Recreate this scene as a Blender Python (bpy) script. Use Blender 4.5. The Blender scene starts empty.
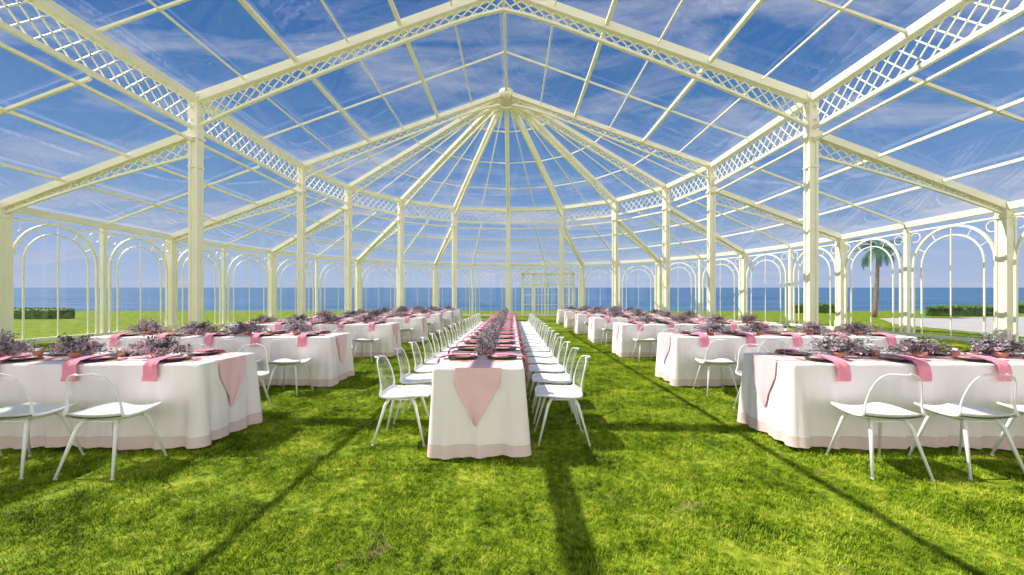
import bpy, math, random
from mathutils import Vector, noise
random.seed(7)
S=bpy.context.scene
COL=S.collection

# ------------------------------------------------------------------ materials
def mat(name, col, rough=0.5, var=None, vscale=5, bump=0, bscale=20, spec=0.5, metal=0, sheen=0, transl=None):
    m=bpy.data.materials.new(name); m.use_nodes=True
    nt=m.node_tree; b=nt.nodes['Principled BSDF']
    b.inputs['Roughness'].default_value=rough
    b.inputs['Metallic'].default_value=metal
    b.inputs['Specular IOR Level'].default_value=spec
    tc=nt.nodes.new('ShaderNodeNewGeometry')
    n=nt.nodes.new('ShaderNodeTexNoise'); n.inputs['Scale'].default_value=vscale; n.inputs['Detail'].default_value=4
    nt.links.new(tc.outputs['Position'],n.inputs['Vector'])
    r=nt.nodes.new('ShaderNodeValToRGB')
    c2=var if var else tuple(c*0.93 for c in col)
    r.color_ramp.elements[0].position=0.3; r.color_ramp.elements[0].color=(*c2,1)
    r.color_ramp.elements[1].position=0.65; r.color_ramp.elements[1].color=(*col,1)
    nt.links.new(n.outputs['Fac'],r.inputs['Fac']); nt.links.new(r.outputs['Color'],b.inputs['Base Color'])
    if bump:
        n2=nt.nodes.new('ShaderNodeTexNoise'); n2.inputs['Scale'].default_value=bscale; n2.inputs['Detail'].default_value=3
        nt.links.new(tc.outputs['Position'],n2.inputs['Vector'])
        bp=nt.nodes.new('ShaderNodeBump'); bp.inputs['Strength'].default_value=bump; bp.inputs['Distance'].default_value=0.02
        nt.links.new(n2.outputs['Fac'],bp.inputs['Height']); nt.links.new(bp.outputs['Normal'],b.inputs['Normal'])
    if transl:
        t=nt.nodes.new('ShaderNodeBsdfTranslucent'); nt.links.new(r.outputs['Color'],t.inputs['Color'])
        mx=nt.nodes.new('ShaderNodeMixShader'); mx.inputs['Fac'].default_value=transl
        out=nt.nodes['Material Output']
        nt.links.new(b.outputs[0],mx.inputs[1]); nt.links.new(t.outputs[0],mx.inputs[2]); nt.links.new(mx.outputs[0],out.inputs['Surface'])
    return m

def glassmat(name, base=0.03, k=0.55, tint=(0.97,0.98,1.0), milky=0.0, milk=(0.9,0.9,0.9), rough=0.0):
    m=bpy.data.materials.new(name); m.use_nodes=True; nt=m.node_tree; nt.nodes.clear()
    out=nt.nodes.new('ShaderNodeOutputMaterial')
    tr=nt.nodes.new('ShaderNodeBsdfTransparent'); tr.inputs['Color'].default_value=(*tint,1)
    gl=nt.nodes.new('ShaderNodeBsdfGlossy'); gl.inputs['Roughness'].default_value=rough
    lw=nt.nodes.new('ShaderNodeLayerWeight'); lw.inputs['Blend'].default_value=0.5
    p=nt.nodes.new('ShaderNodeMath'); p.operation='POWER'; p.inputs[1].default_value=4
    nt.links.new(lw.outputs['Facing'],p.inputs[0])
    a=nt.nodes.new('ShaderNodeMath'); a.operation='MULTIPLY_ADD'; a.inputs[1].default_value=k; a.inputs[2].default_value=base
    nt.links.new(p.outputs[0],a.inputs[0])
    mx=nt.nodes.new('ShaderNodeMixShader'); nt.links.new(a.outputs[0],mx.inputs['Fac'])
    nt.links.new(tr.outputs[0],mx.inputs[1]); nt.links.new(gl.outputs[0],mx.inputs[2])
    last=mx
    if milky:
        d=nt.nodes.new('ShaderNodeBsdfDiffuse'); d.inputs['Color'].default_value=(*milk,1)
        m2=nt.nodes.new('ShaderNodeMixShader'); m2.inputs['Fac'].default_value=milky
        nt.links.new(mx.outputs[0],m2.inputs[1]); nt.links.new(d.outputs[0],m2.inputs[2]); last=m2
    nt.links.new(last.outputs[0],out.inputs['Surface'])
    return m

CREAM=mat('cream_paint',(0.93,0.895,0.71),0.4,(0.88,0.84,0.65),1.5)
GLASS=glassmat('roof_glass',0.065,0.42)
WGLASS=glassmat('window_glass',0.035,0.35,(0.97,0.98,1.0))
CLOTH=mat('white_linen',(0.93,0.86,0.85),0.9,(0.88,0.81,0.80),3,0.25,150,0.1)
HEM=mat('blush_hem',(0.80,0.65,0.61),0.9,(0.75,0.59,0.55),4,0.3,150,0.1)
PINK=mat('pink_linen',(0.92,0.62,0.65),0.85,(0.87,0.55,0.59),6,0.3,120,0.1)
NAPK=mat('rose_napkin',(0.86,0.33,0.42),0.85,(0.78,0.26,0.36),9,0.3,120,0.1)
WHITE=mat('white_plastic',(0.86,0.86,0.86),0.35,(0.82,0.82,0.83),4)
ACRYL=glassmat('clear_acrylic',0.06,0.5,(0.93,0.94,0.95),0.06)
DARKPL=mat('charcoal_stoneware',(0.06,0.055,0.06),0.35,(0.03,0.03,0.03),12)
PALEPL=mat('blush_china',(0.75,0.55,0.52),0.3,(0.68,0.48,0.46),12)
METAL=mat('gold_cutlery',(0.75,0.5,0.25),0.25,(0.7,0.45,0.2),12,metal=1)
WINE=glassmat('wine_glass_clear',0.08,0.6,(0.96,0.97,0.98))
TERRA=mat('terracotta',(0.55,0.25,0.16),0.8,(0.45,0.19,0.12),20)
F1=mat('mauve_petals',(0.56,0.49,0.56),0.8,(0.34,0.30,0.38),30,transl=0.25)
F2=mat('dusty_pink_petals',(0.72,0.48,0.54),0.8,(0.55,0.36,0.43),30,transl=0.25)
F3=mat('plum_leaves',(0.10,0.07,0.09),0.7,(0.05,0.04,0.05),30)
F4=mat('sage_leaves',(0.28,0.31,0.27),0.7,(0.14,0.17,0.13),30,transl=0.2)
BARK=mat('palm_bark',(0.25,0.19,0.13),0.9,(0.14,0.1,0.07),8,0.8,15)
FROND=mat('palm_fronds',(0.06,0.18,0.10),0.5,(0.035,0.10,0.06),3,transl=0.2)
HEDGE=mat('hedge_leaves',(0.14,0.26,0.06),0.7,(0.06,0.14,0.03),3,transl=0.2)
PAVE=mat('pale_paving',(0.44,0.42,0.41),0.9,(0.36,0.34,0.33),1.2,0.3,10)
SAND=mat('beach_sand',(0.50,0.46,0.34),0.9,(0.38,0.36,0.25),0.6)

def grassmat(name, dark=1.0):
    m=bpy.data.materials.new(name); m.use_nodes=True; nt=m.node_tree; b=nt.nodes['Principled BSDF']
    b.inputs['Roughness'].default_value=0.8; b.inputs['Specular IOR Level'].default_value=0.08
    g=nt.nodes.new('ShaderNodeNewGeometry')
    def nz(sc,det=5):
        n=nt.nodes.new('ShaderNodeTexNoise'); n.inputs['Scale'].default_value=sc; n.inputs['Detail'].default_value=det; n.inputs['Roughness'].default_value=0.7
        nt.links.new(g.outputs['Position'],n.inputs['Vector']); return n
    n1=nz(2.2,6); n2=nz(17,4)
    r=nt.nodes.new('ShaderNodeValToRGB')
    e=r.color_ramp.elements
    e[0].position=0.38; e[0].color=(0.025*dark,0.062*dark,0.004*dark,1)
    e[1].position=0.61; e[1].color=(0.46*dark,0.51*dark,0.05*dark,1)
    x=e.new(0.49); x.color=(0.18*dark,0.275*dark,0.011*dark,1)
    add=nt.nodes.new('ShaderNodeMath'); add.operation='MULTIPLY_ADD'; add.inputs[1].default_value=0.5
    nt.links.new(n1.outputs['Fac'],add.inputs[0])
    sc2=nt.nodes.new('ShaderNodeMath'); sc2.operation='MULTIPLY'; sc2.inputs[1].default_value=0.5
    nt.links.new(n2.outputs['Fac'],sc2.inputs[0]); nt.links.new(sc2.outputs[0],add.inputs[2])
    nt.links.new(add.outputs[0],r.inputs['Fac'])
    r3=nt.nodes.new('ShaderNodeValToRGB'); r3.color_ramp.elements[0].position=0.64; r3.color_ramp.elements[1].position=0.74
    n4=nz(2.0,4)
    mp=nt.nodes.new('ShaderNodeVectorMath'); mp.operation='ADD'; mp.inputs[1].default_value=(13,7,0)
    nt.links.new(g.outputs['Position'],mp.inputs[0]); nt.links.new(mp.outputs[0],n4.inputs['Vector'])
    nt.links.new(n4.outputs['Fac'],r3.inputs['Fac'])
    mx=nt.nodes.new('ShaderNodeMix'); mx.data_type='RGBA'
    nt.links.new(r3.outputs['Color'],mx.inputs['Factor']); nt.links.new(r.outputs['Color'],mx.inputs['A'])
    mx.inputs['B'].default_value=(0.38*dark,0.29*dark,0.14*dark,1)
    nt.links.new(mx.outputs['Result'],b.inputs['Base Color'])
    bp=nt.nodes.new('ShaderNodeBump'); bp.inputs['Strength'].default_value=0.7; bp.inputs['Distance'].default_value=0.05
    nt.links.new(add.outputs[0],bp.inputs['Height']); nt.links.new(bp.outputs['Normal'],b.inputs['Normal'])
    return m
GRASS=grassmat('lawn_grass_ground',0.75); BLADE=grassmat('grass_blade',1.12)

# ------------------------------------------------------------------ mesh builder
class MB:
    def __init__(s): s.v=[]; s.f=[]; s.m=[]; s.sm=[]
    def add(s,vs,fs,mi=0,smooth=False):
        o=len(s.v); s.v+= [tuple(v) for v in vs]
        for f in fs: s.f.append([i+o for i in f]); s.m.append(mi); s.sm.append(smooth)
    def beam(s,p,q,w,h=None,mi=0,up=(0,0,1)):
        h=h or w; p=Vector(p); q=Vector(q); d=(q-p)
        if d.length<1e-6: return
        d.normalize(); up=Vector(up)
        if abs(d.dot(up))>0.98: up=Vector((0,1,0))
        sd=d.cross(up).normalized(); u=sd.cross(d).normalized()
        vs=[]
        for c in (p,q):
            for a,b in((-1,-1),(1,-1),(1,1),(-1,1)): vs.append(c+sd*a*w/2+u*b*h/2)
        s.add(vs,[(0,3,2,1),(4,5,6,7),(0,1,5,4),(1,2,6,5),(2,3,7,6),(3,0,4,7)],mi)
    def box(s,c,sx,sy,sz,mi=0,rot=0):
        c=Vector(c); vs=[]
        for z in(-1,1):
            for a,b in((-1,-1),(1,-1),(1,1),(-1,1)):
                x=a*sx/2;y=b*sy/2
                vs.append(c+Vector((x*math.cos(rot)-y*math.sin(rot),x*math.sin(rot)+y*math.cos(rot),z*sz/2)))
        s.add(vs,[(0,3,2,1),(4,5,6,7),(0,1,5,4),(1,2,6,5),(2,3,7,6),(3,0,4,7)],mi)
    def tube(s,pts,r,n=8,mi=0,closed=False):
        pts=[Vector(p) for p in pts]; N=len(pts); rs=r if isinstance(r,(list,tuple)) else [r]*N
        vs=[]; prev=None
        for i,p in enumerate(pts):
            if closed: d=pts[(i+1)%N]-pts[i-1]
            else: d=pts[min(i+1,N-1)]-pts[max(i-1,0)]
            d.normalize()
            if prev is None:
                a=Vector((0,0,1)) if abs(d.z)<0.9 else Vector((1,0,0)); prev=(a-d*a.dot(d)).normalized()
            else: prev=(prev-d*prev.dot(d)).normalized()
            b=d.cross(prev)
            for k in range(n):
                t=2*math.pi*k/n; vs.append(p+(prev*math.cos(t)+b*math.sin(t))*rs[i])
        fs=[]
        for i in range(N if closed else N-1):
            j=(i+1)%N
            for k in range(n): fs.append((i*n+k,i*n+(k+1)%n,j*n+(k+1)%n,j*n+k))
        if not closed: fs.append(tuple(range(n-1,-1,-1))); fs.append(tuple((N-1)*n+k for k in range(n)))
        s.add(vs,fs,mi,True)
    def lathe(s,prof,c,n=20,mi=0):
        c=Vector(c); vs=[]
        for r,z in prof:
            for k in range(n):
                t=2*math.pi*k/n; vs.append(c+Vector((r*math.cos(t),r*math.sin(t),z)))
        fs=[]
        for i in range(len(prof)-1):
            for k in range(n): fs.append((i*n+k,i*n+(k+1)%n,(i+1)*n+(k+1)%n,(i+1)*n+k))
        s.add(vs,fs,mi,True)
    def grid(s,rows,mi=0,smooth=True,mf=None):
        o=len(s.v); n=len(rows[0])
        for r in rows: s.v+=[tuple(v) for v in r]
        for i in range(len(rows)-1):
            for k in range(n-1):
                s.f.append([o+i*n+k,o+i*n+k+1,o+(i+1)*n+k+1,o+(i+1)*n+k]); s.m.append(mf(i,k) if mf else mi); s.sm.append(smooth)
    def mesh(s,name,mats):
        me=bpy.data.meshes.new(name); me.from_pydata(s.v,[],s.f)
        for m in mats: me.materials.append(m)
        me.polygons.foreach_set('material_index',s.m); me.polygons.foreach_set('use_smooth',s.sm); me.update(); return me
    def obj(s,name,mats,parent=None):
        return place(name,s.mesh(name,mats),parent=parent)
def place(name,me,loc=(0,0,0),rot=0,parent=None,scale=None):
    o=bpy.data.objects.new(name,me); o.location=loc; o.rotation_euler=(0,0,rot)
    if scale: o.scale=scale
    COL.objects.link(o)
    if parent: o.parent=parent
    return o

# ------------------------------------------------------------------ pavilion
X0=-0.25; D2=18.0; R=9.0; RO=14.7
ZT=7.18; ZL=6.32; ZA=6.2; ZO=4.05; ZR=10.4
FY=[-12,-6,0,6,12,18.0]; HB=3.0
nodes=[] # (inner xy, outer xy, apex xy, main)
for i,y in enumerate(FY):
    nodes.append(((-R,y),(-RO,y),(0,y),True))
    if i<len(FY)-1: nodes.append(((-R,y+HB),(-RO,y+HB),(0,y+HB),False))
for k in range(1,16):
    t=math.pi*(1-k/16); main=(k%2==0)
    ri=R if main else R*math.cos(math.pi/16); 
    nodes.append(((ri*math.cos(t),D2+ri*math.sin(t)),(RO*math.cos(t),D2+RO*math.sin(t)),(0,D2),main))
for i in range(len(FY)-1,-1,-1):
    y=FY[i]; nodes.append(((R,y),(RO,y),(0,y),True))
    if i>0: nodes.append(((R,y-HB),(RO,y-HB),(0,y-HB),False))
def V(xy,z): return Vector((X0+xy[0],xy[1],z))
def lattice(mb,ft,fb,n,span=2,w=0.045):
    for i in range(n+1):
        for a,b in((ft,fb),(fb,ft)):
            j=i+span
            if j<=n: mb.beam(a(i/n),b(j/n),w,w)
            elif i<n:
                f=(n-i)/span; p=a(i/n); q=a(1.0).lerp(b(1.0),f); mb.beam(p,q,w,w)
        if 0<i<span:
            f=i/span
            mb.beam(ft(0).lerp(fb(0),1-f),ft(i/n),w,w); mb.beam(fb(0).lerp(ft(0),1-f),fb(i/n),w,w)

ceil=MB(); gl=MB()
for a,b in zip(nodes[:-1],nodes[1:]):
    A,B=a[0],b[0]
    ceil.beam(V(A,ZT),V(B,ZT),0.24,0.20); ceil.beam(V(A,ZL),V(B,ZL),0.10,0.10)
    ceil.beam(V(A,ZA-0.25),V(B,ZA-0.25),0.07,0.07)
    L=(V(A,0)-V(B,0)).length; n=max(4,round(L/0.36))
    lattice(ceil,lambda t,A=A,B=B:V(A,ZT-0.1).lerp(V(B,ZT-0.1),t),lambda t,A=A,B=B:V(A,ZL).lerp(V(B,ZL),t),n,2,0.026)
    ceil.beam(V(a[1],ZO),V(b[1],ZO),0.22,0.20)
    for t in(0.33,0.66):
        p=V(A,ZA).lerp(V(a[1],ZO),t); q=V(B,ZA).lerp(V(b[1],ZO),t)
        ceil.beam(p,q,0.075,0.075)
    up=Vector((0,0,0.12))
    gl.add([V(A,ZA)+up,V(B,ZA)+up,V(b[1],ZO)+up,V(a[1],ZO)+up],[(0,1,2,3)])
    gl.add([V(A,ZA),V(B,ZA),V(B,ZT),V(A,ZT)],[(0,1,2,3)])
for s in(-1,1):
    for k in range(1,6):
        x=s*1.5*k; z=ZR-(ZR-ZT)*abs(x)/R; w=0.11 if k in(2,4) else 0.045
        ceil.beam(V((x,FY[0]),z),V((x,D2),z),w,w)
    ys=FY
    for i in range(len(ys)-1):
        a,b=ys[i],ys[i+1]
        gl.add([V((s*R,a),ZT+.14),V((s*R,b),ZT+.14),V((0,b),ZR+.14),V((0,a),ZR+.14)],[(0,1,2,3)])
ceil.beam(V((0,FY[0]),ZR),V((0,D2),ZR),0.09,0.12)
arc=[n for n in nodes if n[2]==(0,D2) and n[0][1]>=D2-1e-6]
for a,b in zip(arc[:-1],arc[1:]):
    gl.add([V(a[0],ZT+.14),V(b[0],ZT+.14),V((0,D2),ZR+.14)],[(0,1,2)])
    for k in range(1,4):
        t=k/4; w=0.05
        ceil.beam(V(a[0],ZT).lerp(V((0,D2),ZR),t),V(b[0],ZT).lerp(V((0,D2),ZR),t),w,w)
def trussed(A,AP,z0,z1,w,h,depth,haunch,n,lw):
    ft=lambda t:V(A,z0).lerp(V(AP,z1),t)
    def fb(t):
        p=ft(t); p.z-=depth+haunch*(1-t)**3; 
        if t>0.85: p.z-=0.12*((t-0.85)/0.15)**2
        return p
    ceil.beam(ft(0),ft(1),w,h)
    m=12
    for i in range(m): ceil.beam(fb(i/m),fb((i+1)/m),w*0.45,0.07)
    lattice(ceil,ft,fb,n,2,lw)
for nd in nodes:
    inn,out,ap,main=nd
    straight = inn[1]<D2-0.1
    if main:
        if straight: trussed(inn,ap,ZT,ZR,0.24,0.24,0.46,0.35,26,0.026)
        else:
            c=V(ap,ZR); e=V(inn,ZT)
            ft_end=e.lerp(c,0.97)
            trussed(inn,(ft_end.x-X0,ft_end.y),ZT,ft_end.z,0.20,0.18,0.30,0.3,26,0.018)
    else:
        e=V(inn,ZT); c=V(ap,ZR)
        if straight: ceil.beam(e,c,0.05,0.06)
        else: ceil.beam(e,e.lerp(c,0.93),0.045,0.05)
    a=V(inn,ZA); b=V(out,ZO)
    if main:
        ceil.beam(a,b,0.22,0.20)
        fb=lambda t:a.lerp(b,t)-Vector((0,0,0.62-0.40*math.sin(t*math.pi*0.5)))
        for i in range(10): ceil.beam(fb(i/10),fb((i+1)/10),0.07,0.06)
        lattice(ceil,lambda t:a.lerp(b,t),fb,16,2,0.026)
    else: ceil.beam(a,b,0.06,0.07)
ceil.lathe([(0.0,-.2),(0.2,-.18),(0.3,-.05),(0.3,.1),(0.0,.12)],V((0,D2),ZR-0.02),16)
CE=ceil.obj('ceiling',[CREAM]); gl.obj('glass_panes',[GLASS],CE)

colm=MB()
w=0.25
colm.box((0,0,3.1),w*0.72,w*0.72,6.2)
for a,b in((-1,-1),(1,-1),(1,1),(-1,1)): colm.box((a*w*0.39,b*w*0.39,3.4),0.062,0.062,6.8)
colm.box((0,0,.02),0.42,0.42,0.04); colm.box((0,0,.22),0.34,0.34,0.36); colm.box((0,0,.43),0.30,0.30,0.08)
colm.box((0,0,6.05),0.34,0.34,0.07); colm.box((0,0,6.6),0.27,0.27,1.1); colm.box((0,0,7.22),0.36,0.36,0.14)
colm.box((0,0,5.2),0.29,0.29,0.05)
cme=colm.mesh('pavilion_column',[CREAM])
for nd in nodes:
    if nd[3]:
        inn=nd[0]; rot=0 if inn[1]<=D2 else math.atan2(inn[1]-D2,inn[0])
        place('pavilion_column',cme,(X0+inn[0],inn[1],0),rot)

def panel(mb,g,A,B,door=False):
    A=V(A,0);B=V(B,0);L=(B-A).length;d=(B-A)/L
    P=lambda u,z:A+d*u+Vector((0,0,z))
    c=L/2; ro=L/2-0.24; zc=3.76-ro
    nrm=(d.y,-d.x,0)
    mb.beam(P(0,.06),P(L,.06),0.12,0.12)
    mb.beam(P(0,3.78),P(L,3.78),0.05,0.05)
    for rr,wd in((ro,0.065),(ro-0.30,0.04)):
        for sg in(-1,1): mb.beam(P(c+sg*rr,0.1),P(c+sg*rr,zc),wd,wd)
        m=16
        for i in range(m):
            t0=math.pi*i/m;t1=math.pi*(i+1)/m
            mb.beam(P(c+rr*math.cos(t0),zc+rr*math.sin(t0)),P(c+rr*math.cos(t1),zc+rr*math.sin(t1)),wd,wd,up=nrm)
    for i in range(1,6):
        t=math.pi*i/6
        mb.beam(P(c+ro*math.cos(t),zc+ro*math.sin(t)),P(c+(ro-.3)*math.cos(t),zc+(ro-.3)*math.sin(t)),0.02,0.02,up=nrm)
    for sg in(-1,1):
        rc=0.17; cx=c+sg*(ro-0.08); cz=3.54
        for i in range(12):
            t0=2*math.pi*i/12;t1=2*math.pi*(i+1)/12
            mb.beam(P(cx+rc*math.cos(t0),cz+rc*math.sin(t0)),P(cx+rc*math.cos(t1),cz+rc*math.sin(t1)),0.022,0.022,up=nrm)
    mb.beam(P(c,0.1),P(c,zc+ro-.3),0.03,0.03)
    g.add([P(0,.1),P(L,.1),P(L,3.9),P(0,3.9)],[(0,1,2,3)])
walls={'left':(MB(),MB()),'right':(MB(),MB()),'back':(MB(),MB())}
def side(nd):
    if nd[1][1]>D2+0.01: return 'back'
    return 'left' if nd[1][0]<0 else 'right'
for a,b in zip(nodes[:-1],nodes[1:]):
    mid=((a[1][0]+b[1][0])/2,(a[1][1]+b[1][1])/2)
    k='back' if mid[1]>D2 else('left' if mid[0]<0 else 'right')
    panel(*walls[k],a[1],b[1])
for nd in nodes:
    k=side(nd); mb=walls[k][0]; p=V(nd[1],0); rot=0 if nd[1][1]<=D2 else math.atan2(nd[1][1]-D2,nd[1][0])
    w_=0.24 if nd[3] else 0.13
    mb.box(p+Vector((0,0,2)),w_,w_,4.0,0,rot)
    if nd[3]:
        mb.box(p+Vector((0,0,.2)),.34,.34,.4,0,rot); mb.box(p+Vector((0,0,3.76)),.34,.34,.1,0,rot)
        for a_,b_ in((-1,-1),(1,-1),(1,1),(-1,1)):
            dx,dy=a_*.125,b_*.125
            mb.box(p+Vector((dx*math.cos(rot)-dy*math.sin(rot),dx*math.sin(rot)+dy*math.cos(rot),2)),.05,.05,3.8,0,rot)
for k,(mb,g) in walls.items():
    o=mb.obj('wall_'+k,[CREAM]); g.obj('window_panes',[WGLASS],o)
dm=MB(); 
yy=33.6; xa,xb=0.9,5.0
for x in(xa,xa+.9,xb-.9,xb): 
    dm.beam((x,yy,0),(x,yy,3.4),0.16,0.16)
    dm.beam((x,yy+2.2,0),(x,yy+2.2,3.4),0.16,0.16)
dm.beam((xa-.1,yy,3.4),(xb+.1,yy,3.4),0.16,0.18); dm.beam((xa-.1,yy,2.5),(xb+.1,yy,2.5),0.1,0.12)
xm=(xa+xb)/2
dm.beam((xa-.15,yy,3.4),(xm,yy,4.6),0.14,0.16); dm.beam((xb+.15,yy,3.4),(xm,yy,4.6),0.14,0.16)
for x in(xm,): dm.beam((x,yy,0),(x,yy,2.5),0.1,0.1)
lattice(dm,lambda t:Vector((xa+(xb-xa)*t,yy,3.35)),lambda t:Vector((xa+(xb-xa)*t,yy,2.55)),12,2,0.04)
for x in(xa,xb): dm.beam((x,yy,3.4),(x,yy+2.2,3.4),0.14,0.14)
dm.beam((xm,yy,4.6),(xm,yy+2.2,4.6),0.1,0.1)
for i in range(1,8): dm.beam((xa+(xb-xa)*i/8,yy,0),(xa+(xb-xa)*i/8,yy,2.5),0.035,0.035)
for z in (0.9,1.7): dm.beam((xa,yy,z),(xb,yy,z),0.05,0.05)
dm.obj('door_1',[CREAM])

# ------------------------------------------------------------------ ground, sea, surroundings
g=MB(); g.add([(-90,-25,0),(90,-25,0),(90,47,0),(-90,47,0)],[(0,1,2,3)]); FLOOR=g.obj('floor',[GRASS])
p=MB()
rows=[[(17.3,-5,.012),(22,-5,.012)],[(17.3,8,.012),(24,8,.012)],[(18.2,15,.012),(29,13,.012)],[(20.5,22,.012),(36,19,.012)],[(25.5,28.5,.012),(42,23,.012)],[(45,32,.012),(52,26,.012)],[(80,33,.012),(80,27,.012)]]
p.grid(rows,smooth=False); p.obj('garden_path',[PAVE])
b=MB(); b.add([(-300,47,-.02),(300,47,-.02),(300,50,-.42),(-300,50,-.42)],[(0,1,2,3)]); b.obj('beach',[SAND])
sea=MB(); sl=0.0285
sea.add([(-7000,50.1,-.45),(7000,50.1,-.45),(7000,5000,-.45+sl*4950),(-7000,5000,-.45+sl*4950)],[(0,1,2,3)])
m=bpy.data.materials.new('sea_water'); m.use_nodes=True; nt=m.node_tree; bs=nt.nodes['Principled BSDF']
bs.inputs['Roughness'].default_value=0.6; bs.inputs['Specular IOR Level'].default_value=0.15
ge=nt.nodes.new('ShaderNodeNewGeometry'); mp=nt.nodes.new('ShaderNodeMapping'); mp.inputs['Scale'].default_value=(0.02,0.12,0.02)
nt.links.new(ge.outputs['Position'],mp.inputs['Vector'])
n=nt.nodes.new('ShaderNodeTexNoise'); n.inputs['Scale'].default_value=1.0; n.inputs['Detail'].default_value=8; nt.links.new(mp.outputs[0],n.inputs['Vector'])
r=nt.nodes.new('ShaderNodeValToRGB'); r.color_ramp.elements[0].position=0.35; r.color_ramp.elements[0].color=(0.035,0.095,0.19,1)
r.color_ramp.elements[1].position=0.7; r.color_ramp.elements[1].color=(0.085,0.175,0.30,1)
nt.links.new(n.outputs['Fac'],r.inputs['Fac']); nt.links.new(r.outputs['Color'],bs.inputs['Base Color'])
sea.obj('sea',[m])

def hedge(c,L,W,H):
    mb=MB()
    mb.grid([[ (c[0]+L/2*math.cos(t)*rr, c[1]+W/2*math.sin(t)*rr, z) for t in [2*math.pi*k/20 for k in range(21)]] for rr,z in((0.95,0),(1,.3*H),(.96,.75*H),(.8,.95*H),(.01,H))],0)
    for _ in range(2600):
        t=random.uniform(0,2*math.pi); h=random.random()**.6; rr=(1.0 if h<.8 else random.random())
        q=Vector((c[0]+L/2*math.cos(t)*rr,c[1]+W/2*math.sin(t)*rr,h*H*1.03)); a=Vector([random.gauss(0,1) for _ in range(3)]).normalized(); bb=a.orthogonal().normalized()
        s=random.uniform(.05,.11); mb.add([q-a*s,q+bb*s*.6,q+a*s,q-bb*s*.6],[(0,1,2,3)])
    mb.obj('garden_hedge',[HEDGE])
hedge((35.5,32.5,0),5.2,1.2,0.85); hedge((29.5,39.5,0),5.5,1.2,.9); hedge((50,39,0),7,1.4,1.0)
hedge((-33,28,0),6,1.2,0.7); 
def palm(x,y,H,sc=1):
    mb=MB(); pts=[(x+0.25*math.sin(i/9*1.6),y,H*i/9) for i in range(10)]
    mb.tube(pts,[0.16-0.07*i/9 for i in range(10)],10,0)
    top=Vector(pts[-1])
    for k in range(24):
        az=k*2.4; el=random.uniform(-0.3,1.3); L=random.uniform(1.5,2.0)*sc
        cur=[];pp=top.copy(); e=el
        for i in range(11):
            cur.append(pp.copy()); dv=Vector((math.cos(az)*math.cos(e),math.sin(az)*math.cos(e),math.sin(e))); pp=pp+dv*L/10; e-=0.16
        mb.tube(cur,[0.03-0.0025*i for i in range(11)],5,1)
        for i in range(1,11):
            d=(cur[i]-cur[i-1]).normalized(); sd=d.cross(Vector((0,0,1))).normalized()
            for f in (0,.33,.66):
                for sg in(-1,1):
                    b0=cur[i-1].lerp(cur[i],f); ll=0.42*sc*math.sin(math.pi*(0.15+0.8*i/11)); tip=b0+(sd*sg*.8+d*.55+Vector((0,0,-.25))).normalized()*ll
                    mb.add([b0-d*.03,b0+d*.03,tip],[(0,1,2)],1)
    mb.obj('palm_tree',[BARK,FROND])
palm(26.7,30.2,5.1,1.05)

random.seed(3)
tm=MB()
for _ in range(680):
    a=random.uniform(0,2*math.pi); rr=.24*math.sqrt(random.random()); x=rr*math.cos(a);y=rr*math.sin(a)
    h=random.uniform(.012,.036); az=random.uniform(0,2*math.pi); ln=random.uniform(.2,1.2)*h; w=random.uniform(.0016,.003)
    dx,dy=math.cos(az),math.sin(az)
    b0=Vector((x-dy*w,y+dx*w,0));b1=Vector((x+dy*w,y-dx*w,0)); mid=Vector((x+dx*ln*.35,y+dy*ln*.35,h*.6)); t=Vector((x+dx*ln,y+dy*ln,h))
    tm.add([b0,b1,mid+(b1-b0)*.4,mid-(b1-b0)*.4,t],[(0,1,2,3),(3,2,4)])
ins=MB()
def tuft(x,y,s):
    a=random.uniform(0,2*math.pi); s=s*.5
    vs=[(x+s*math.cos(a+k*math.pi/2),y+s*math.sin(a+k*math.pi/2),0.0) for k in range(4)]
    ins.add(vs,[(0,1,2,3)])
y=0.8
while y<17:
    st=.24 if y<7 else .34
    hw=min(1.32*y+.8,14.0); x=-hw
    while x<hw:
        tuft(x+random.uniform(-.12,.12),y+random.uniform(-.12,.12),random.uniform(.75,1.4)*1.414*(1 if y<7 else 1.3)); x+=st
    y+=st
ig=ins.obj('grass_blades',[BLADE],FLOOR); ig.instance_type='FACES'; ig.use_instance_faces_scale=True; ig.instance_faces_scale=0.72
ig.show_instancer_for_render=False; ig.show_instancer_for_viewport=False
tm.obj('grass_tuft',[BLADE],ig)

# ------------------------------------------------------------------ chairs
def cr(P,t):
    n=len(P)-1; x=t*n; i=min(int(x),n-1); f=x-i
    g=lambda j:P[max(0,min(n,j))]
    a,b,c,d=g(i-1),g(i),g(i+1),g(i+2)
    return tuple(0.5*((2*b[k])+(-a[k]+c[k])*f+(2*a[k]-5*b[k]+4*c[k]-d[k])*f*f+(-a[k]+3*b[k]-3*c[k]+d[k])*f**3) for k in range(len(b)))
prof=[(.235,.430,.13),(.21,.445,.19),(.10,.445,.225),(0,.437,.235),(-.11,.437,.235),(-.18,.455,.225),(-.205,.52,.21),(-.225,.62,.195),(-.25,.71,.17),(-.27,.77,.125),(-.28,.79,.06)]
ch=MB()
NV=28;NU=12
def shell(u,v,off=0):
    y,z,w=cr(prof,v); k=max(0,min(1,(v-.42)/.2)); x=u*w
    return Vector((x,y+.055*u*u*k-off*0.6*k,z+.022*u*u*(1-k)-off*(1-k)))
rows=[[shell(-1+2*k/NU,i/NV) for k in range(NU+1)] for i in range(NV+1)]
def mf(i,k): return 1 if (i>=15) else 0
ch.grid(rows,mf=mf)
ch.grid([[shell(-1+2*k/NU,i/NV,.022) for k in range(NU+1)] for i in range(15)])
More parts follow.
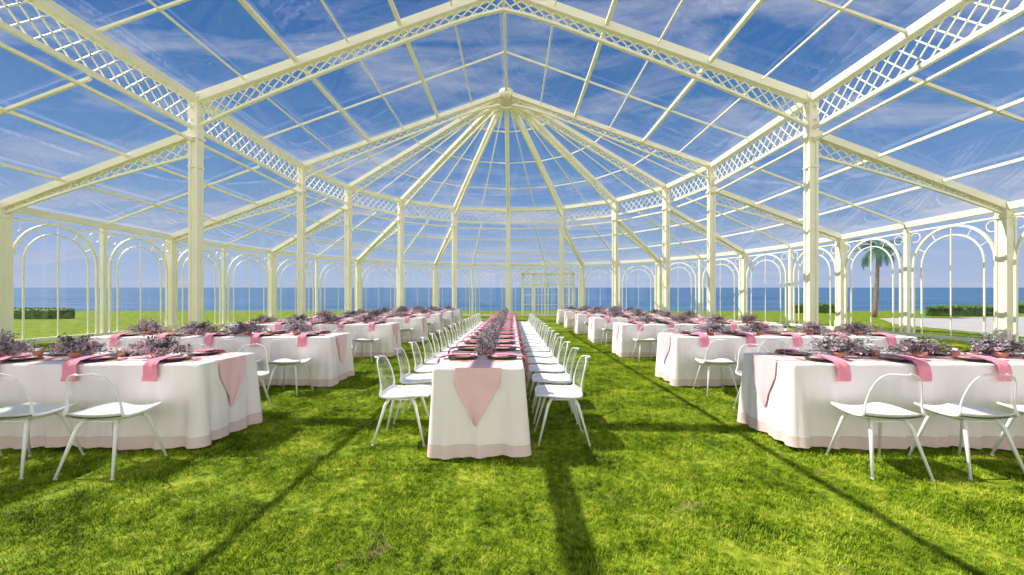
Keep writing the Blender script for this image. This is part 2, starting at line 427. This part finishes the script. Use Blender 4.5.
rim=[shell(-1,i/NV,.008) for i in range(NV+1)]+[shell(-1+2*k/NU,1,.008) for k in range(1,NU)]+[shell(1,i/NV,.008) for i in range(NV,-1,-1)]+[shell(-1+2*k/NU,0,.008) for k in range(NU-1,0,-1)]
rr=[]
for v in rim: rr.append(.012 if v.z<.47 else max(.0055,.012-.0065*(v.z-.47)/.12))
ch.tube(rim,rr,8,0,True)
for sx in(-1,1):
    for sy in(-1,1):
        ch.tube([(sx*.12,sy*.10,.425),(sx*.15,sy*.14,.36),(sx*.215,sy*.235-.0,.012)],[.017,.015,.009],8,0)
        ch.lathe([(0,.0),(.013,.0),(.013,.012),(0,.012)],(sx*.215,sy*.235,0),8,0)
    ch.tube([(sx*.12,-.12,.405),(sx*.12,.12,.405)],.010,6,0)
ch.tube([(-.13,.11,.40),(.13,.11,.40)],.010,6,0); ch.tube([(-.13,-.11,.40),(.13,-.11,.40)],.010,6,0)
chme=ch.mesh('dining_chair',[WHITE,ACRYL])

# ------------------------------------------------------------------ tables
H=0.765
def table(cx,cy,L,W,rot,seed):
    """long axis = local X"""
    rnd=random.Random(seed)
    hx,hy=L/2,W/2; rc=0.03
    pts=[];step=0.028
    def seg(x0,y0,x1,y1,nx,ny):
        n=max(2,int(math.hypot(x1-x0,y1-y0)/step))
        for i in range(n): 
            f=i/n; pts.append((x0+(x1-x0)*f,y0+(y1-y0)*f,nx,ny))
    def corner(x,y,a0):
        for i in range(8):
            a=a0+math.pi/2*i/8; pts.append((x+rc*math.cos(a),y+rc*math.sin(a),math.cos(a),math.sin(a)))
    seg(-hx+rc,-hy,hx-rc,-hy,0,-1); corner(hx-rc,-hy+rc,-math.pi/2)
    seg(hx,-hy+rc,hx,hy-rc,1,0); corner(hx-rc,hy-rc,0)
    seg(hx-rc,hy,-hx+rc,hy,0,1); corner(-hx+rc,hy-rc,math.pi/2)
    seg(-hx,hy-rc,-hx,-hy+rc,-1,0); corner(-hx+rc,-hy+rc,math.pi)
    s=0; S_=[]
    for i,q in enumerate(pts):
        S_.append(s); nx=pts[(i+1)%len(pts)]; s+=math.hypot(nx[0]-q[0],nx[1]-q[1])
    tot=s; ph=[rnd.uniform(0,6.28) for _ in range(4)]
    k1=round(tot/0.30);k2=round(tot/0.14)
    def ripple(sv,x,y,t):
        a=2*math.pi*sv/tot
        cd=math.hypot(abs(x)-hx,abs(y)-hy)
        flare=0.035*math.exp(-(cd/0.10)**2)
        r=0.021*math.sin(a*k1+ph[0]+0.8*math.sin(a*5+ph[1]))+0.011*math.sin(a*k2+ph[2]+math.sin(a*7))
        return (t**1.1)*(0.022+flare)+ (t**0.8)*r
    NR=14
    def surf(i,t,ex=0):
        x,y,nx,ny=pts[i%len(pts)]; o=ripple(S_[i%len(pts)],x,y,t)+ex
        z=H*(1-t)+0.022*t
        if t>0.99: z+=0.012*math.sin(S_[i%len(pts)]*5+ph[3])+.01
        return Vector((x+nx*o,y+ny*o,z))
    mb=MB()
    N=len(pts)
    ts=[0,0.008]+[0.03+0.82*i/(NR-4) for i in range(NR-3)]+[0.93,1.0]
    rows=[[surf(i,t) for i in range(N+1)] for t in ts]
    rows[0]=[Vector((v.x*(1-.012/hx) ,v.y*(1-.012/hy),H+.004)) for v in rows[0]]
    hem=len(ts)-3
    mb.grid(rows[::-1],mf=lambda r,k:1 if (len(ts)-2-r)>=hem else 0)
    mb.add([rows[0][i] for i in range(N)],[tuple(range(N))],0)
    nl=max(2,int(L/1.7)+1)
    for i in range(nl):
        x=-hx+.15+(L-.3)*i/(nl-1)
        for y in(-hy+.1,hy-.1): mb.tube([(x,y,0),(x,y,H-.02)],.02,6,2)
    me=mb.mesh('banquet_table',[CLOTH,HEM,WHITE])
    T=place('banquet_table',me,(cx,cy,0),rot)
    rb=MB(); rw=0.19
    rb.add([(-hx-.008,-rw,H+.008),(hx+.008,-rw,H+.008),(hx+.008,rw,H+.008),(-hx-.008,rw,H+.008)],[(0,1,2,3)])
    for sg in(-1,1):
        idx=[i for i,q in enumerate(pts) if q[2]==sg and abs(q[1])<=rw+0.02]
        M=12; rows=[]
        yc=rnd.uniform(-.05,.05)
        for j in range(M+1):
            t=j/M; hw=rw*(1 if t<.3 else 1-(t-.3)/.7*.97)
            row=[]
            for k in range(13):
                yy=yc*t+hw*(-1+k/6)
                i=min(range(len(idx)),key=lambda q:abs(pts[idx[q]][1]-yy)); i=idx[i]
                tt=t*0.62; o=ripple(S_[i],pts[i][0],pts[i][1],tt)+.014+.008*math.sin(k*1.1)*t
                row.append(Vector((sg*(hx+o),yy,H*(1-tt)+.008*(1-t))))
            rows.append(row)
        rb.grid(rows if sg<0 else [r[::-1] for r in rows])
    rb.obj('pink_runner',[PINK],T)
    return T

ps=MB()
ps.lathe([(0,.004),(.10,.004),(.145,.012),(.148,.015),(.10,.009),(0,.009)],(0,.20,0),28,0)
ps.lathe([(0,.010),(.07,.010),(.105,.024),(.108,.027),(.07,.016),(0,.015)],(0,.20,0),28,1)
nr=[]
for j in range(15):
    if j<8: yv=.27-.29*j/7.5; z=.036 if j<5 else .036-.018*(j-4)/3
    else: yv=-.034-.002*(j-8); z=.018-.165*(j-7)/7
    hw=.052+.012*(j/14)
    nr.append([(hw*(-1+k/4)+.006*math.sin(j*.7),yv-(.006*math.sin(k*1.4) if j>=8 else 0),z+(.004*math.sin(k*1.7) if j<8 else 0)) for k in range(9)])
ps.grid(nr,2)
ps.grid([[(v[0],v[1]-(.006 if j>=8 else 0)+.0,v[2]+(.008 if j<8 else 0)) for v in r] for j,r in enumerate(nr)],2)
ps.box((-.19,.20,.008),.018,.19,.006,3); ps.box((.19,.20,.008),.018,.21,.006,3); ps.box((.215,.19,.008),.014,.17,.006,3)
for gx,gy in((.20,.36),):
    ps.lathe([(0,.002),(.034,.003),(.006,.012),(.005,.065),(.03,.085),(.038,.11),(.033,.15)],(gx,gy,0),14,4)
psme=ps.mesh('place_setting',[DARKPL,PALEPL,NAPK,METAL,WINE])

def flowers(seed,lx,ly,hz,n):
    rnd=random.Random(seed); mb=MB()
    mb.lathe([(0,0),(.05,0),(.06,.03),(.06,.05),(.05,.05),(0,.045)],(0,0,.004),16,4)
    for s in range(60):
        az=rnd.uniform(0,6.28); el=rnd.uniform(.05,1.4); 
        ex=lx*math.cos(az)*math.cos(el)*rnd.uniform(.7,1.3); ey=ly*math.sin(az)*math.cos(el)*rnd.uniform(.7,1.2); ez=.03+hz*math.sin(el)*rnd.uniform(.6,1.4)
        p0=Vector((0,0,.03)); p2=Vector((ex,ey,ez)); p1=(p0+p2)/2+Vector((0,0,.03))
        cv=[p0.lerp(p1,t).lerp(p1.lerp(p2,t),t) for t in [i/5 for i in range(6)]]
        mb.tube(cv,.0018,4,2)
        mi=rnd.choice([0,0,0,1,1,2,3,3])
        for q in range(n//60):
            t=rnd.uniform(.35,1.0); c=p0.lerp(p1,t).lerp(p1.lerp(p2,t),t)+Vector([rnd.gauss(0,.02) for _ in range(3)])
            c.z=max(c.z,.015)
            a=Vector([rnd.gauss(0,1) for _ in range(3)]).normalized(); b=a.orthogonal().normalized(); s_=rnd.uniform(.009,.020); nn=a.cross(b)
            mb.add([c-a*s_,c+b*s_*.55+nn*s_*.2,c+a*s_,c-b*s_*.55+nn*s_*.2],[(0,1,2,3)],mi if rnd.random()<.8 else rnd.randrange(4))
    for q in range(8):
        az=rnd.uniform(0,6.28); el=rnd.uniform(.3,1.3); c=Vector((lx*.7*math.cos(az)*math.cos(el),ly*.75*math.sin(az)*math.cos(el),.03+hz*.75*math.sin(el)))
        mi=rnd.choice([0,1,1]); out=(c-Vector((0,0,-.01))).normalized()
        for L in range(3):
            for k in range(6):
                a=k*math.pi/3+L*.5; o=out.orthogonal().normalized(); o2=out.cross(o); dv=(o*math.cos(a)+o2*math.sin(a)); rr=.03-.007*L
                tdir=(dv*(1-.3*L)+out*(.3+.35*L)).normalized(); sd=out.cross(dv)
                mb.add([c,c+tdir*rr*.6+sd*rr*.45,c+tdir*rr,c+tdir*rr*.6-sd*rr*.45],[(0,1,2,3)],mi)
    return mb.mesh('flower_centerpiece',[F1,F2,F3,F4,TERRA])
FL=[flowers(i,.33,.14,h,1200) for i,h in((0,.16),(1,.13),(2,.19))]
tp=MB(); tp.lathe([(0,0),(.03,0),(.04,.06),(.042,.065),(.036,.065),(.032,.02),(0,.02)],(0,0,0),16,0); tp.lathe([(0,.02),(.02,.02),(.02,.085),(0,.09)],(0,0,0),12,1)
tpme=tp.mesh('terracotta_candle_pot',[TERRA,CLOTH])

rnd=random.Random(11)
def chair(x,y,rot): place('dining_chair',chme,(x,y,0),rot+rnd.uniform(-.07,.07))
rows_y=[4.05,6.65,9.75,12.9,16.0,19.1,22.2]
for r,yc in enumerate(rows_y):
    for sg in(-1,1):
        L=3.7 if r<5 else 3.2
        xin=(-2.77 if sg<0 else 2.50); cx=xin+sg*L/2
        table(cx,yc,L,.80,0,r*10+sg)
        n=5
        for i in range(n):
            x=xin+sg*(.42+.71*i)
            chair(x,yc-.76,0); chair(x+.02,yc+.76,math.pi)
            place('place_setting',psme,(x,yc-.40,H+.009),0); place('place_setting',psme,(x,yc+.40,H+.009),math.pi)
        for i in range(4):
            x=xin+sg*(.72+.80*i)
            place('flower_centerpiece',rnd.choice(FL),(x,yc,H+.009),rnd.uniform(-.2,.2)+(math.pi if i%2 else 0))
        for i in range(3):
            place('terracotta_candle_pot',tpme,(xin+sg*(1.13+.8*i),yc+rnd.uniform(-.05,.05),H+.009),0)
y0,y1=3.45,16.5; cxx=-.285
table(cxx,(y0+y1)/2,y1-y0,.78,math.pi/2,99)
yv=3.98;i=0
while yv<16.2:
    chair(cxx-.76,yv,-math.pi/2); chair(cxx+.76,yv,math.pi/2)
    place('place_setting',psme,(cxx-.39,yv,H+.009),-math.pi/2); place('place_setting',psme,(cxx+.39,yv,H+.009),math.pi/2)
    if i%2==0: place('flower_centerpiece',FL[(i+2)%3],(cxx+.02,yv+.35,H+.009),math.pi/2)
    else: place('terracotta_candle_pot',tpme,(cxx,yv+.35,H+.009),0)
    yv+=.66;i+=1

# ------------------------------------------------------------------ world + sun
W=bpy.data.worlds.new('sky_world'); S.world=W; W.use_nodes=True; nt=W.node_tree; nt.nodes.clear()
N=nt.nodes.new; Lk=nt.links.new
tc=N('ShaderNodeTexCoord'); sp=N('ShaderNodeSeparateXYZ'); Lk(tc.outputs['Generated'],sp.inputs[0])
rp=N('ShaderNodeValToRGB'); e=rp.color_ramp.elements
e[0].position=0.0; e[0].color=(0.47,0.56,0.74,1); e[1].position=0.75; e[1].color=(0.035,0.12,0.36,1)
x=e.new(.10); x.color=(0.35,0.48,0.73,1)
x=e.new(.25); x.color=(0.165,0.32,0.63,1)
x=e.new(.45); x.color=(0.065,0.19,0.48,1)
Lk(sp.outputs['Z'],rp.inputs['Fac'])
ad=N('ShaderNodeMath'); ad.operation='ADD'; ad.inputs[1].default_value=.16; Lk(sp.outputs['Z'],ad.inputs[0])
dx=N('ShaderNodeMath'); dx.operation='DIVIDE'; Lk(sp.outputs['X'],dx.inputs[0]); Lk(ad.outputs[0],dx.inputs[1])
dy=N('ShaderNodeMath'); dy.operation='DIVIDE'; Lk(sp.outputs['Y'],dy.inputs[0]); Lk(ad.outputs[0],dy.inputs[1])
cb=N('ShaderNodeCombineXYZ'); Lk(dx.outputs[0],cb.inputs[0]); Lk(dy.outputs[0],cb.inputs[1])
mpg=N('ShaderNodeMapping'); mpg.inputs['Rotation'].default_value=(0,0,.6); mpg.inputs['Scale'].default_value=(.8,1.9,1); mpg.inputs['Location'].default_value=(3.1,1.7,0); Lk(cb.outputs[0],mpg.inputs['Vector'])
n1=N('ShaderNodeTexNoise'); n1.inputs['Scale'].default_value=1.3; n1.inputs['Detail'].default_value=12; n1.inputs['Roughness'].default_value=.62; n1.inputs['Distortion'].default_value=.7; Lk(mpg.outputs[0],n1.inputs['Vector'])
cr1=N('ShaderNodeValToRGB'); cr1.color_ramp.elements[0].position=.49; cr1.color_ramp.elements[1].position=.70; cr1.color_ramp.elements[1].color=(.85,.85,.85,1); Lk(n1.outputs['Fac'],cr1.inputs['Fac'])
mx=N('ShaderNodeMix'); mx.data_type='RGBA'; Lk(cr1.outputs['Color'],mx.inputs['Factor']); Lk(rp.outputs['Color'],mx.inputs['A']); mx.inputs['B'].default_value=(.56,.58,.72,1)
# unseen bright low sky band, added behind the viewer to light the table fronts
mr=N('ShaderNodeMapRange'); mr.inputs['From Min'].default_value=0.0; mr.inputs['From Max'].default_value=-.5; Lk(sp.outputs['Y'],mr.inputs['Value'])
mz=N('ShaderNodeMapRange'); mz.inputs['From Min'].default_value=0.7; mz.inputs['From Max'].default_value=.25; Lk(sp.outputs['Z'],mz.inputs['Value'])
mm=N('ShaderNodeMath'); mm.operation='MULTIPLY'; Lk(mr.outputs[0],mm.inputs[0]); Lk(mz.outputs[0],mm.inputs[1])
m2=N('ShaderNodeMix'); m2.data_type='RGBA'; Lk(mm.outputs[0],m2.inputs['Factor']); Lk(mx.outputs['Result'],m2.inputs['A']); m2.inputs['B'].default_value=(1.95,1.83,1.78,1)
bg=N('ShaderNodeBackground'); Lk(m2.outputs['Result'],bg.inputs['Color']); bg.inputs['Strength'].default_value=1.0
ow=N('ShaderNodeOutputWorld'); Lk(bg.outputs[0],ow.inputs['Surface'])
sd=bpy.data.lights.new('sun','SUN'); sd.energy=7.0; sd.angle=.004; sd.color=(1,.95,.85)
so=bpy.data.objects.new('sun',sd); COL.objects.link(so); so.location=(-20,5,30)
so.rotation_euler=Vector((.80,-.20,-1)).to_track_quat('-Z','Y').to_euler()

# ------------------------------------------------------------------ camera
cd=bpy.data.cameras.new('camera'); cd.sensor_width=36; cd.lens=36*410/1024; cd.shift_y=11.5/1024; cd.clip_end=20000
co=bpy.data.objects.new('camera',cd); COL.objects.link(co); co.location=(0,0,1.35); co.rotation_euler=(math.pi/2,0,0)
S.camera=co
S.view_settings.view_transform='Standard'
S.view_settings.exposure=0.0
